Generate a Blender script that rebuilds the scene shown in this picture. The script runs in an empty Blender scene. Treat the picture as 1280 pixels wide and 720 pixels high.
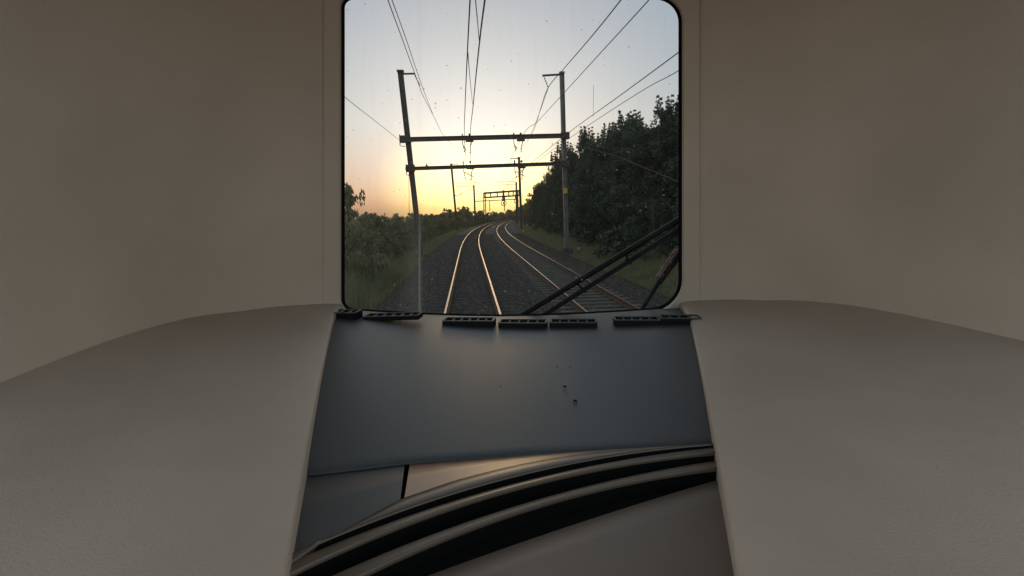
import bpy, bmesh, math, random
import numpy as np
from mathutils import Vector, Matrix
R = math.radians
rng = np.random.default_rng(7)
random.seed(7)
sc = bpy.context.scene
C = sc.collection

# ------------------------------------------------------------ camera
F = 623.0
def _basis():
    d = np.array([-54, 93, -F]); Y = d / np.linalg.norm(d)
    r = R(1.3); h = np.array([math.cos(r), math.sin(r), 0])
    Z = np.cross(h, Y); Z /= np.linalg.norm(Z)
    if Z[1] < 0: Z = -Z
    return np.cross(Y, Z), Y, Z
BX, BY, BZ = _basis()
CAM = np.array([0, 0, 2.7])
def ray(px, py):
    v = np.array([px - 640, 360 - py, -F]); return np.array([BX @ v, BY @ v, BZ @ v])
def P(px, py, D):                       # photo pixel + distance along the track -> world point
    q = ray(px, py); return Vector(CAM + q * D / q[1])
def PZ(px, py, z):                      # photo pixel on a horizontal plane
    q = ray(px, py); return Vector(CAM + q * (z - CAM[2]) / q[2])
cam = bpy.data.objects.new('camera', bpy.data.cameras.new('camera')); C.objects.link(cam)
cam.data.sensor_width = 36; cam.data.lens = F / 1280 * 36
cam.data.clip_start = 0.02; cam.data.clip_end = 9000
M = Matrix(((*BX, 0), (*BY, 0), (*BZ, 2.7), (0, 0, 0, 1)))
cam.matrix_world = M
sc.camera = cam

# ------------------------------------------------------------ sky, sun, exposure
sun_dir = Vector(ray(599, 226)).normalized()
sun_el = math.asin(sun_dir.z); sun_az = math.atan2(sun_dir.x, sun_dir.y)
w = bpy.data.worlds.new("World"); sc.world = w; w.use_nodes = True
nt = w.node_tree
bg = nt.nodes['Background']
sky = nt.nodes.new('ShaderNodeTexSky'); sky.sky_type = 'NISHITA'; sky.sun_disc = False
sky.sun_elevation = sun_el; sky.sun_rotation = sun_az
sky.air_density = 1.0; sky.dust_density = 3.0; sky.ozone_density = 6.0; sky.altitude = 50
# compress the contrast between the glow and the upper sky, like camera tone mapping
sp_ = nt.nodes.new('ShaderNodeSeparateColor'); cb_ = nt.nodes.new('ShaderNodeCombineColor')
nt.links.new(sky.outputs[0], sp_.inputs[0]); nt.links.new(cb_.outputs[0], bg.inputs[0])
for i_, (p_, k_) in enumerate(((.45, 1.36), (.48, 1.23), (.58, 1.10))):
    a_ = nt.nodes.new('ShaderNodeMath'); a_.operation = 'MULTIPLY'; a_.inputs[1].default_value = .12
    b_ = nt.nodes.new('ShaderNodeMath'); b_.operation = 'POWER'; b_.inputs[1].default_value = p_
    c_ = nt.nodes.new('ShaderNodeMath'); c_.operation = 'MULTIPLY'; c_.inputs[1].default_value = k_ / .12
    nt.links.new(sp_.outputs[i_], a_.inputs[0]); nt.links.new(a_.outputs[0], b_.inputs[0]); nt.links.new(b_.outputs[0], c_.inputs[0]); nt.links.new(c_.outputs[0], cb_.inputs[i_])
bg.inputs[1].default_value = 0.12
# warm haze low over the horizon, and an unseen sky boost added overhead and behind the train to brighten cab and land
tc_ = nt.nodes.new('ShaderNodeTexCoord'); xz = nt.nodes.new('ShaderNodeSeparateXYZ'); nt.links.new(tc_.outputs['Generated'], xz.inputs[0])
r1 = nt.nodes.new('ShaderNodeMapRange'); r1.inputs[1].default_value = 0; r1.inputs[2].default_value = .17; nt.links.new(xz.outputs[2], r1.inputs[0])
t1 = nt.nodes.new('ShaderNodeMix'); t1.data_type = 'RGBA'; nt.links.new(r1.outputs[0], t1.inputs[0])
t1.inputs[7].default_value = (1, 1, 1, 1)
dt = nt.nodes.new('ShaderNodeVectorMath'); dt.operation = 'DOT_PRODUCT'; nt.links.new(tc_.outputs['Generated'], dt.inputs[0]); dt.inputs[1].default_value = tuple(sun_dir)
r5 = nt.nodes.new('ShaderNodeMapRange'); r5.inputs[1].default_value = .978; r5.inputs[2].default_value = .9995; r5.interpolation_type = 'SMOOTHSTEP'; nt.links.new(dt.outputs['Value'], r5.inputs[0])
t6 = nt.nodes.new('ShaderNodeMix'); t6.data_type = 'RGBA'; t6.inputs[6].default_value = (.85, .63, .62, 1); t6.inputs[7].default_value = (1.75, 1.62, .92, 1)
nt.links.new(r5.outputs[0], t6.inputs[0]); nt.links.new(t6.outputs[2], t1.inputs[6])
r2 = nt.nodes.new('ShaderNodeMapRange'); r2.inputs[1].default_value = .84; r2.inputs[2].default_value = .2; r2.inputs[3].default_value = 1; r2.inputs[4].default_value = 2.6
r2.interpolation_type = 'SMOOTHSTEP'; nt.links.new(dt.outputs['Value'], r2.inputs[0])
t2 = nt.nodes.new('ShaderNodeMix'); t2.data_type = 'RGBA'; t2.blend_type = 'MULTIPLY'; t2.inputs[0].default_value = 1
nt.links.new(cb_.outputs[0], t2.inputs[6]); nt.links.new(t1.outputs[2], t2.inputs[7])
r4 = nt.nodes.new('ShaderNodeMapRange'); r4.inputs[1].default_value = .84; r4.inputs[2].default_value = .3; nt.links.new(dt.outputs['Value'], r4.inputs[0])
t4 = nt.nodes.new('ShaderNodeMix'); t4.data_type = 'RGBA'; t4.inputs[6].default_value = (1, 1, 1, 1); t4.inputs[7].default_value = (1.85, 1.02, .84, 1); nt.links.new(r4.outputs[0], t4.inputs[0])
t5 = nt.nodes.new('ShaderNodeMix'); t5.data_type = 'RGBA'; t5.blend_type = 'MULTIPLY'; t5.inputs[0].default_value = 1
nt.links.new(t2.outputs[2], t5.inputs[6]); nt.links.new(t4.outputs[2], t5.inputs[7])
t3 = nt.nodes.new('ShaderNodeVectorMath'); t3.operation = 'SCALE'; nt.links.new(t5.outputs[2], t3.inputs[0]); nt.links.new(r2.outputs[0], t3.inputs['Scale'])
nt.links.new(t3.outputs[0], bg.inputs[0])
sl = bpy.data.lights.new('sun', 'SUN'); sl.energy = 0.12; sl.angle = R(8); sl.color = (1.0, 0.62, 0.30)
so = bpy.data.objects.new('sun', sl); C.objects.link(so)
so.rotation_euler = (-sun_dir).to_track_quat('-Z', 'Y').to_euler()
vs = sc.view_settings
vs.view_transform = 'Standard'; vs.look = 'None'; vs.gamma = 1; vs.exposure = 0.0
sc.cycles.transparent_max_bounces = 24
sc.cycles.max_bounces = 8

# ------------------------------------------------------------ materials
def mat(name, col, rough=0.6, metal=0.0, var=0.0, vscale=5.0, bump=0.0, bscale=40.0, col2=None, spec=None, coat=0, obj_var=0.0, detail=6):
    m = bpy.data.materials.new(name); m.use_nodes = True
    n = m.node_tree; b = n.nodes['Principled BSDF']
    b.inputs['Base Color'].default_value = (*col, 1); b.inputs['Roughness'].default_value = rough
    b.inputs['Metallic'].default_value = metal
    if spec is not None: b.inputs['Specular IOR Level'].default_value = spec
    if coat: b.inputs['Coat Weight'].default_value = coat
    tc = n.nodes.new('ShaderNodeNewGeometry')
    if var or col2:
        no = n.nodes.new('ShaderNodeTexNoise'); no.inputs['Scale'].default_value = vscale; no.inputs['Detail'].default_value = detail
        n.links.new(tc.outputs['Position'], no.inputs['Vector'])
        cr = n.nodes.new('ShaderNodeValToRGB')
        c2 = col2 if col2 else tuple(c * (1 + var) for c in col)
        c1 = col if col2 else tuple(c * (1 - var) for c in col)
        cr.color_ramp.elements[0].position = .35; cr.color_ramp.elements[1].position = .65
        cr.color_ramp.elements[0].color = (*c1, 1); cr.color_ramp.elements[1].color = (*c2, 1)
        n.links.new(no.outputs['Fac'], cr.inputs[0])
        out = cr.outputs[0]
        if obj_var:
            oi = n.nodes.new('ShaderNodeObjectInfo')
            hs = n.nodes.new('ShaderNodeHueSaturation')
            mr = n.nodes.new('ShaderNodeMapRange'); mr.inputs[3].default_value = 1 - obj_var; mr.inputs[4].default_value = 1 + obj_var
            n.links.new(oi.outputs['Random'], mr.inputs[0]); n.links.new(mr.outputs[0], hs.inputs['Value'])
            n.links.new(out, hs.inputs['Color']); out = hs.outputs[0]
        n.links.new(out, b.inputs['Base Color'])
    if bump:
        no = n.nodes.new('ShaderNodeTexNoise'); no.inputs['Scale'].default_value = bscale; no.inputs['Detail'].default_value = 4
        n.links.new(tc.outputs['Position'], no.inputs['Vector'])
        bu = n.nodes.new('ShaderNodeBump'); bu.inputs['Strength'].default_value = bump; bu.inputs['Distance'].default_value = 0.01
        n.links.new(no.outputs['Fac'], bu.inputs['Height']); n.links.new(bu.outputs[0], b.inputs['Normal'])
    return m
M_ground = mat('meadow', (.035, .045, .018), .95, var=.4, vscale=.6, bump=.6, bscale=12, col2=(.07, .07, .03))
M_ballast = mat('ballast', (.015, .0135, .0125), .9, vscale=9, col2=(.034, .029, .025), bump=1.0, bscale=60)
M_stone = mat('stone', (.016, .014, .013), .85, vscale=6, col2=(.085, .07, .058), detail=10)
M_railtop = mat('rail_steel', (.42, .29, .19), .32, 1.0)
M_railside = mat('rail_rust', (.07, .035, .02), .8, var=.3, vscale=8)
M_sleeper = mat('sleeper_concrete', (.06, .055, .05), .85, var=.3, vscale=3)
M_timber = mat('sleeper_timber', (.028, .025, .022), .9, var=.3, vscale=9)
M_steel = mat('mast_steel', (.16, .155, .15), .6, .3, var=.25, vscale=3)
M_dsteel = mat('dark_steel', (.06, .055, .05), .6, .4, var=.25, vscale=4)
M_wire = mat('wire', (.10, .085, .075), .5, .5)
M_insul = mat('insulator', (.10, .05, .035), .3)
M_yellow = mat('yellow_plate', (.55, .33, .03), .5)
M_sig = mat('signal_black', (.02, .02, .02), .5)
M_red = mat('signal_lens', (.10, .02, .02), .2)
M_bark = mat('bark', (.05, .04, .03), .9, var=.3, vscale=6)
def leafmat(name, c1, c2, tr=.25):
    m = mat(name, c1, .65, col2=c2, vscale=1.3, obj_var=.3)
    n = m.node_tree; b = n.nodes['Principled BSDF']; o = n.nodes['Material Output']
    t = n.nodes.new('ShaderNodeBsdfTranslucent'); t.inputs[0].default_value = (c2[0] * 1.2, c2[1] * 1.3, c2[2], 1)
    mx = n.nodes.new('ShaderNodeMixShader'); mx.inputs[0].default_value = tr
    n.links.new(b.outputs[0], mx.inputs[1]); n.links.new(t.outputs[0], mx.inputs[2]); n.links.new(mx.outputs[0], o.inputs[0])
    return m
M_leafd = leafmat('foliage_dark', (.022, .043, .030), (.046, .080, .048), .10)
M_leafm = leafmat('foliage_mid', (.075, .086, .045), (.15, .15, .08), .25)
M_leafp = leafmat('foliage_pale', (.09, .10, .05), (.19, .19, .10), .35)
M_grass = leafmat('grass', (.075, .080, .036), (.18, .17, .08), .3)
M_dash = mat('dashboard_plastic', (.040, .046, .051), .44, bump=.10, bscale=900, var=.14, vscale=260, spec=.5)
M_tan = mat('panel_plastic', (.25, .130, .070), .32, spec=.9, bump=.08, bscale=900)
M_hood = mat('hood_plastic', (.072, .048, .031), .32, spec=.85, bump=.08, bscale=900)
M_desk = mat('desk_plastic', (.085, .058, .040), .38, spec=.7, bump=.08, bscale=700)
M_rubber = mat('black_rubber', (.004, .004, .004), .9, spec=.1)
M_seal = mat('window_seal', (.006, .006, .006), .8, spec=.2)
M_vent = mat('vent_plastic', (.005, .005, .006), .6, spec=.2)
M_ventgrey = mat('vent_slat', (.055, .052, .053), .5)
M_wall = mat('cab_panel', (.64, .565, .475), .6, var=.07, vscale=2.5, bump=.18, bscale=300)
M_console = mat('console_panel', (.39, .32, .262), .55, var=.07, vscale=3.5, bump=.18, bscale=300)
M_ceil = mat('cab_ceiling', (.6, .56, .50), .7, bump=.1, bscale=400)
M_wiper = mat('wiper_black', (.012, .013, .015), .75, spec=.25)
M_wiperrust = mat('wiper_hinge', (.16, .11, .10), .5, .4, var=.5, vscale=60)

# ------------------------------------------------------------ helpers
def tag(o, label=None, cat=None, group=None, kind=None):
    if label: o['label'] = label
    if cat: o['category'] = cat
    if group: o['group'] = group
    if kind: o['kind'] = kind
    return o
def empty(name, loc=(0, 0, 0), label=None, cat=None, group=None):
    o = bpy.data.objects.new(name, None); o.location = loc; o.empty_display_size = .2; C.objects.link(o)
    return tag(o, label, cat, group)
def mesh(name, verts, faces, m, parent=None, smooth=False):
    me = bpy.data.meshes.new(name); me.from_pydata([tuple(v) for v in verts], [], faces); me.update()
    if not isinstance(m, (list, tuple)): m = [m]
    for x in m: me.materials.append(x)
    if smooth: me.polygons.foreach_set('use_smooth', [True] * len(me.polygons))
    o = bpy.data.objects.new(name, me); C.objects.link(o)
    if parent:
        o.parent = parent; o.matrix_parent_inverse = Matrix.Translation(-Vector(parent.location))
    return o
class MB:
    def __init__(s): s.v = []; s.f = []; s.mi = []
    def add(s, v, f, mi=0):
        k = len(s.v); s.v += [Vector(x) for x in v]; s.f += [tuple(i + k for i in q) for q in f]; s.mi += [mi] * len(f)
    def box(s, c, size, rot=None, mi=0):
        hx, hy, hz = [a / 2 for a in size]; vs_ = [Vector((x * hx, y * hy, z * hz)) for z in (-1, 1) for y in (-1, 1) for x in (-1, 1)]
        if rot: vs_ = [rot @ v for v in vs_]
        s.add([Vector(c) + v for v in vs_], [(0, 2, 3, 1), (4, 5, 7, 6), (0, 1, 5, 4), (2, 6, 7, 3), (0, 4, 6, 2), (1, 3, 7, 5)], mi)
    def bar(s, a, b, wx, wy, up=(0, 0, 1), mi=0):   # rectangular bar a->b
        a, b = Vector(a), Vector(b); d = (b - a); L = d.length; d.normalize()
        u = Vector(up)
        if abs(d.dot(u)) > .95: u = Vector((0, 1, 0))
        x = d.cross(u).normalized(); y = x.cross(d).normalized()
        s.box((a + b) / 2, (wx, L, wy), Matrix((x, d, y)).transposed(), mi)
    def tube(s, pts, r, n=6, mi=0, cap=True):
        pts = [Vector(p) for p in pts]; k = len(s.v)
        rr = r if isinstance(r, (list, tuple)) else [r] * len(pts)
        for i, p in enumerate(pts):
            t = (pts[min(i + 1, len(pts) - 1)] - pts[max(i - 1, 0)]).normalized()
            u = Vector((0, 0, 1)) if abs(t.z) < .9 else Vector((0, 1, 0))
            x = t.cross(u).normalized(); y = x.cross(t).normalized()
            for j in range(n):
                a = 2 * math.pi * j / n; s.v.append(p + (x * math.cos(a) + y * math.sin(a)) * rr[i])
        for i in range(len(pts) - 1):
            for j in range(n):
                s.f.append((k + i * n + j, k + i * n + (j + 1) % n, k + (i + 1) * n + (j + 1) % n, k + (i + 1) * n + j)); s.mi.append(mi)
        if cap:
            s.f.append(tuple(k + j for j in range(n))[::-1]); s.mi.append(mi)
            e = k + (len(pts) - 1) * n; s.f.append(tuple(e + j for j in range(n))); s.mi.append(mi)
    def hsec(s, a, b, w_, d_, t=.02, up=(0, 1, 0)):   # H-section column
        a, b = Vector(a), Vector(b); ax = (b - a).normalized(); y = Vector(up); x = ax.cross(y).normalized(); y = x.cross(ax)
        for sgn in (-1, 1):
            s.bar(a + x * sgn * (w_ / 2 - t / 2), b + x * sgn * (w_ / 2 - t / 2), d_, t, up=x)
        s.bar(a, b, t, w_ - 2 * t - .002, up=x)
    def build(s, name, m, parent=None, smooth=False, bevel=0):
        o = mesh(name, s.v, s.f, m, parent, smooth)
        if len(set(s.mi)) > 1: o.data.polygons.foreach_set('material_index', s.mi)
        if bevel:
            b = o.modifiers.new('b', 'BEVEL'); b.width = bevel; b.segments = 2; b.limit_method = 'ANGLE'
        return o
def grid(rows, name, m, parent=None, smooth=True, thick=0):
    n = len(rows[0]); v = [p for r_ in rows for p in r_]
    f = [(i * n + j, (i + 1) * n + j, (i + 1) * n + j + 1, i * n + j + 1) for i in range(len(rows) - 1) for j in range(n - 1)]
    o = mesh(name, v, f, m, parent, smooth)
    if thick:
        s_ = o.modifiers.new('s', 'SOLIDIFY'); s_.thickness = thick; s_.offset = -1
    return o
def nmesh(name, V, Fa, m, parent=None):           # numpy quads/tris
    me = bpy.data.meshes.new(name); k = Fa.shape[1]
    me.vertices.add(len(V)); me.vertices.foreach_set('co', V.astype(np.float32).ravel())
    me.loops.add(Fa.size); me.loops.foreach_set('vertex_index', Fa.astype(np.int32).ravel())
    me.polygons.add(len(Fa)); me.polygons.foreach_set('loop_start', np.arange(0, Fa.size, k, dtype=np.int32))
    me.update(calc_edges=True); me.validate()
    me.materials.append(m)
    o = bpy.data.objects.new(name, me); C.objects.link(o)
    if parent:
        o.parent = parent; o.matrix_parent_inverse = Matrix.Translation(-Vector(parent.location))
    return o

# ------------------------------------------------------------ terrain
def cx(y): return np.where(y > 35, (y - 35.0) ** 2 / 1600.0, 0.0)
def cxf(y): return float((y - 35) ** 2 / 1600.0) if y > 35 else 0.0
def gz(l, y=0):
    l = np.asarray(l, float)
    pts_l = [-400, -60, -14, -9, -5.2, -3.4, 6.9, 8.2, 12, 18, 60, 400]
    pts_z = [-2.0, -1.8, -2.0, -1.7, -.75, -.5, -.5, -.35, .15, .5, .8, .5]
    return np.interp(l, pts_l, pts_z)
def ground_z(x, y): return float(gz(x - cxf(min(y, 420))))
ys = np.concatenate([np.arange(-30, 90, 1.5), np.arange(90, 420, 6), np.geomspace(420, 1300, 14)])
xs = np.concatenate([-np.geomspace(60, 1200, 18)[::-1], np.arange(-58, 70, 1.1), np.geomspace(72, 1200, 18)])
GX, GY = np.meshgrid(xs, ys)
GZ = gz(GX - cx(np.minimum(GY, 420)))
GZ = GZ + (np.sin(GX * 1.7 + GY * .6) * np.cos(GY * 1.1 - GX * .4)) * .05 * (np.abs(GX - cx(np.minimum(GY, 420)) - 1.8) > 6)
V = np.stack([GX.ravel(), GY.ravel(), GZ.ravel()], 1)
n = len(xs); I, J = np.meshgrid(np.arange(len(ys) - 1), np.arange(n - 1), indexing='ij'); k = (I * n + J).ravel()
g = nmesh('ground', V, np.stack([k, k + 1, k + n + 1, k + n], 1), M_ground); tag(g, kind='structure')
g.data.polygons.foreach_set('use_smooth', [True] * len(g.data.polygons))
# ballast bed that follows the curve
yb = np.concatenate([np.arange(-6, 60, 1.0), np.arange(60, 300, 3.0)])
prof = [(-3.5, -.53), (-2.7, -.24), (-1.5, -.20), (0, -.19), (1.5, -.20), (1.9, -.24), (2.4, -.20), (3.85, -.19), (5.4, -.20), (6.4, -.24), (7.3, -.53)]
rows = [[Vector((cxf(y) + l, y, z)) for l, z in prof] for y in yb]
tag(grid(rows, 'track_ballast', M_ballast), kind='structure')
# loose stones
N = 42000
yy = 10 + (rng.random(N) ** 1.7) * 60; ll = rng.uniform(-3.3, 7.1, N)
keep = (np.abs(np.abs(ll) - .75) > .07) & (np.abs(np.abs(ll - 3.85) - .75) > .07)
keep &= ~((np.abs(ll - 3.85) < .70) & (rng.random(N) < .5))
yy, ll = yy[keep], ll[keep]; N = len(yy)
base = np.array([[1, 0, 0], [-1, 0, 0], [0, 1, 0], [0, -1, 0], [0, 0, 1], [0, 0, -.8]], float)
fc = np.array([[0, 2, 4], [2, 1, 4], [1, 3, 4], [3, 0, 4], [2, 0, 5], [1, 2, 5], [3, 1, 5], [0, 3, 5]])
sz = rng.uniform(.018, .042, N)
zb = np.interp(ll, [p[0] for p in prof], [p[1] for p in prof])
ang = rng.random(N) * 6.28; ca, sa = np.cos(ang), np.sin(ang)
Bv = base[None] * sz[:, None, None] * rng.uniform(.6, 1.3, (N, 6, 1))
Vx = Bv[..., 0] * ca[:, None] - Bv[..., 1] * sa[:, None] + (ll + cx(yy))[:, None]
Vy = Bv[..., 0] * sa[:, None] + Bv[..., 1] * ca[:, None] + yy[:, None]
Vz = Bv[..., 2] * .8 + (zb + .012)[:, None]
V = np.stack([Vx, Vy, Vz], -1).reshape(-1, 3)
st = nmesh('ballast_stones', V, (fc[None] + 6 * np.arange(N)[:, None, None]).reshape(-1, 3), M_stone)
tag(st, 'loose dark ballast stones spread over the bed of both tracks', 'gravel', kind='stuff')

# ------------------------------------------------------------ tracks
rail_prof = [(-.029, 0), (-.033, -.03), (-.009, -.045), (-.009, -.13), (-.07, -.145), (-.07, -.16), (.07, -.16), (.07, -.145), (.009, -.13), (.009, -.045), (.033, -.03), (.029, 0)]
def make_track(off, label, msl, sink, cat='railway track'):
    t = empty('railway_track', (off, 8, 0), label, cat)
    yr = np.concatenate([np.arange(3, 60, 1.5), np.arange(60, 300, 2.5)])
    for sgn in (-1, 1):
        mb = MB(); k = 0
        for i, y in enumerate(yr):
            x = cxf(y) + off + sgn * .7535
            for a, z in rail_prof: mb.v.append(Vector((x + a, y, z)))
        n_ = len(rail_prof)
        for i in range(len(yr) - 1):
            for j in range(n_):
                j2 = (j + 1) % n_
                mb.f.append((i * n_ + j, i * n_ + j2, (i + 1) * n_ + j2, (i + 1) * n_ + j)); mb.mi.append(1 if j == n_ - 1 else 0)
        mb.build('rail', [M_railside, M_railtop], t)
    s0 = None; far = MB()
    for i in range(470):
        y = 8 + i * .6
        if y > 285: break
        x = cxf(y) + off; a = -math.atan((y - 35) / 800) if y > 35 else 0
        rot = Matrix.Rotation(a, 3, 'Z')
        if i < 100:
            if s0 is None:
                b_ = MB(); b_.add([(sx * 1.3, sy * w_, z) for z, w_ in ((-.3, .13), (-.165 - sink, .11)) for sy in (-1, 1) for sx in (-1, 1)],
                                  [(0, 2, 3, 1), (4, 5, 7, 6), (0, 1, 5, 4), (2, 6, 7, 3), (0, 4, 6, 2), (1, 3, 7, 5)])
                s0 = b_.build('sleeper', msl); s0.parent = t; o = s0
            else:
                o = s0.copy(); C.objects.link(o); o.parent = t
            o.location = (x - off, y - 8, 0); o.rotation_euler = (0, 0, a)
        else: far.box((x, y, -.2325), (2.6, .23, .135), rot)
    tag(far.build('far_sleepers', msl, t), kind='stuff')
make_track(0, 'left railway track the train runs on, bright rails curving right', M_timber, .018)
make_track(3.85, 'right railway track beside the wooded bank, seen behind the parked wiper', M_sleeper, 0)

# ------------------------------------------------------------ overhead line supports
def insul_string(mb, a, b, n=4, r=.07):
    a, b = Vector(a), Vector(b)
    mb.tube([a, b], .022, 5)
    for i in range(n):
        p = a.lerp(b, (i + .7) / (n + .4)); d = (b - a).normalized() * .025
        mb.tube([p - d, p, p + d], [.03, r, .03], 8)
D0 = 36.5
por = empty('catenary_portal', P(517, 300, D0), 'nearest steel portal over both tracks, two cross beams between tall masts', 'catenary portal')
lt = P(500.5, 90, D0); lb = P(526, 318, D0); rt = P(702.3, 92, D0); rb = P(708.5, 316, D0)
lb2 = lb + (lb - lt).normalized() * 1.0; rb2 = rb + (rb - rt).normalized() * .6
m_ = MB(); m_.hsec(lt, lb2, .36, .34, .035); m_.box(lt + Vector((0, 0, .05)), (.46, .42, .10)); m_.build('mast', M_dsteel, por)
m_ = MB(); m_.hsec(rt, rb2, .29, .34, .035); m_.box(rt + Vector((0, 0, .05)), (.36, .42, .10))
m_.build('mast', M_steel, por)
m_ = MB(); m_.box(P(708.5, 314, D0), (.75, .75, .5)); m_.build('foundation', M_sleeper, por, bevel=.03)
m_ = MB(); m_.box(P(527, 318, D0) + Vector((0, 0, -.2)), (.75, .75, .5)); m_.build('foundation', M_sleeper, por, bevel=.03)
def beam(pa, pb, h, D):
    m = MB(); a, b = P(*pa, D - .27), P(*pb, D - .27); ax = (b - a).normalized()
    up = Vector((0, 0, 1))
    for sg in (-1, 1): m.bar(a + up * sg * (h / 2 - .02), b + up * sg * (h / 2 - .02), .2, .04)
    m.bar(a, b, .03, h - .085)
    L = (b - a).length; nn = 14
    for i in range(nn + 1):
        p = a.lerp(b, i / nn); m.bar(p - up * (h / 2 - .045), p + up * (h / 2 - .045), .13, .02, up=(1, 0, 0))
    return m.build('beam', M_dsteel, por)
beam((503, 174.5), (710, 169.5), .31, D0); beam((507, 211), (708, 204.3), .25, D0)
m_ = MB()
for p in ((505, 174), (706.5, 169.5), (513, 210.5), (706, 204.5)):
    q = P(*p, D0 - .2); m_.box(q, (.62, .14, .5))
    m_.tube([q + Vector((-.28, -.12, .30)), q + Vector((-.28, -.12, -.45)), q + Vector((.05, -.12, -.52))], .03, 5)
m_.build('clamp', M_dsteel, por)
m_ = MB(); m_.bar(P(500, 92.5, D0), P(518.5, 92, D0), .1, .1); m_.build('top_bracket', M_dsteel, por)
m_ = MB(); m_.bar(P(678, 94.5, D0), P(702, 93, D0), .1, .12); m_.build('top_bracket', M_dsteel, por)
def hang(parts, parent, D):
    for a, b in parts:
        m = MB(); insul_string(m, P(*a, D), P(*b, D)); m.build('insulator', M_insul, parent)
hang([((518, 93), (525, 107)), ((680, 96), (685.5, 110))], por, D0)
def dropper_set(x, y, s, D=D0 - .3):     # suspension clamp, insulator and registration arm under a beam
    m = MB(); q = P(x, y, D)
    m.box(q + Vector((0, 0, -.05)), (.55, .3, .16)); m.box(q + Vector((0, 0, .35)), (.12, .3, .14)); m.box(q + Vector((-.5, 0, .32)), (.08, .25, .2))
    m.tube([q + Vector((-.5, 0, .4)), q + Vector((-.5, 0, -.3)), q + Vector((-.25 * s, .1, -.7))], .028, 5)
    m.tube([q + Vector((.15, 0, -.1)), q + Vector((.05, 0, -.45))], .03, 5)
    m.build('wire_support', M_dsteel, por)
    m = MB(); insul_string(m, q + Vector((.05, 0, -.42)), q + Vector((.0, .05, -.95)), 3, .06); m.build('insulator', M_insul, por)
    m = MB(); insul_string(m, q + Vector((-.48, 0, -.3)), q + Vector((-.36, .05, -.85)), 3, .06); m.build('insulator', M_insul, por)
dropper_set(587, 175, 1); dropper_set(651, 174, 1); dropper_set(588, 209, -1); dropper_set(652, 208, -1)
m_ = MB(); m_.tube([P(533, 204, D0 - .3), P(533.5, 213, D0 - .3)], .03, 5); m_.box(P(533.5, 209, D0 - .42), (.15, .1, .3)); m_.build('bolt', M_dsteel, por)
m_ = MB(); m_.box(P(706.7, 238.5, D0 - .25), (.28, .03, .38)); m_.build('number_plate', M_yellow, por, bevel=.01)
m_ = MB(); m_.tube([P(511, 210, D0 - .2), P(511.5, 262, D0 - .2), P(513, 300, D0 - .2)], .015, 5); m_.build('earth_cable', M_dsteel, por)

def far_mast(D, top, bot, w_, label, arms, ins=(), name='catenary_mast'):
    b_ = P(*bot, D); t_ = P(*top, D)
    g_ = ground_z(b_.x, b_.y)
    bb = t_ + (b_ - t_) * ((t_.z - g_ + .2) / (t_.z - b_.z))
    e = empty(name, bb, label, 'overhead line mast', 'masts beyond the portal')
    m = MB(); m.hsec(t_, bb, w_, w_, .03); m.box(t_, (w_ * 1.3, w_ * 1.3, .15)); m.build('mast', M_dsteel, e)
    for a in arms:
        m = MB(); m.tube([P(x, y, D) for x, y in a[1:]], a[0], 6); m.build('cantilever_arm', M_dsteel, e)
    for a, b in ins:
        m = MB(); insul_string(m, P(*a, D), P(*b, D), 3, .1); m.build('insulator', M_insul, e)
    return e
far_mast(93, (564, 205), (569, 259), .36, 'tall thin mast left of the bright sun glow, short bracket at its top',
         [(.07, (564, 205.3), (572, 205)), (.06, (567.5, 244.5), (574, 243.8), (578, 240))], [((572, 205), (574, 209))])
far_mast(93, (648.7, 197), (651, 262), .40, 'dark mast right of centre with short top bracket, in front of the signal gantry',
         [(.08, (648.7, 198.3), (638, 198.3)), (.07, (650, 213.5), (655, 211), (651, 216)), (.05, (650, 219), (640, 224))], [((655, 211), (653, 214)), ((638, 199), (640, 203))])
far_mast(128, (592.3, 232), (593.5, 262), .42, 'left mast beside the signal gantry with long arms reaching left',
         [(.07, (592.5, 232.7), (570, 233)), (.07, (602, 228.6), (570, 229)), (.05, (590.5, 235), (576, 243.6), (569, 244.2)), (.05, (593, 242), (606, 241))])
far_mast(133, (645.3, 228), (646, 262), .42, 'mast standing behind the right leg of the signal gantry, arms reaching left',
         [(.07, (645.3, 226.8), (620, 227.3)), (.07, (645.3, 231), (626, 230)), (.05, (645.5, 236), (633, 231.5))])
D = 150.0
gan = empty('signal_gantry', P(628, 262, D), 'distant lattice signal gantry over the tracks with a round signal hanging below', 'signal gantry')
def leg(x, y0, y1, w_=.55):
    m = MB()
    for sx in (-1, 1):
        for sy in (-1, 1):
            a = P(x, y0, D) + Vector((sx * w_ / 2, sy * w_ / 2, 0)); b = P(x + .7, y1, D) + Vector((sx * w_ / 2, sy * w_ / 2, 0)); m.bar(a, b, .24, .24)
    for i in range(9):
        p = P(x, y0, D).lerp(P(x + .7, y1, D), i / 9); q = P(x, y0, D).lerp(P(x + .7, y1, D), (i + 1) / 9); s = 1 if i % 2 else -1
        m.bar(p + Vector((s * w_ / 2, 0, 0)), q + Vector((-s * w_ / 2, 0, 0)), .08, .08)
    m.build('leg', M_dsteel, gan)
leg(605.5, 241, 270); leg(646, 238, 268)
m_ = MB()
for dy in (-.4, .4):
    v = Vector((0, dy, 0))
    m_.bar(P(605, 241.5, D) + v, P(650, 238.3, D) + v, .4, .52); m_.bar(P(605, 247, D) + v, P(650, 244.4, D) + v, .36, .42)
    for x in (606, 613.3, 621.6, 629, 636, 641.5, 649):
        k_ = (x - 605) / 45; m_.bar(P(x, 241.5 - 3.2 * k_, D) + v, P(x, 247 - 2.6 * k_, D) + v, .28, .28)
m_.build('truss', M_dsteel, gan)
m_ = MB(); m_.bar(P(592.5, 251.7, D), P(648, 249, D), .25, .25); m_.build('lower_beam', M_dsteel, gan)
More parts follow.
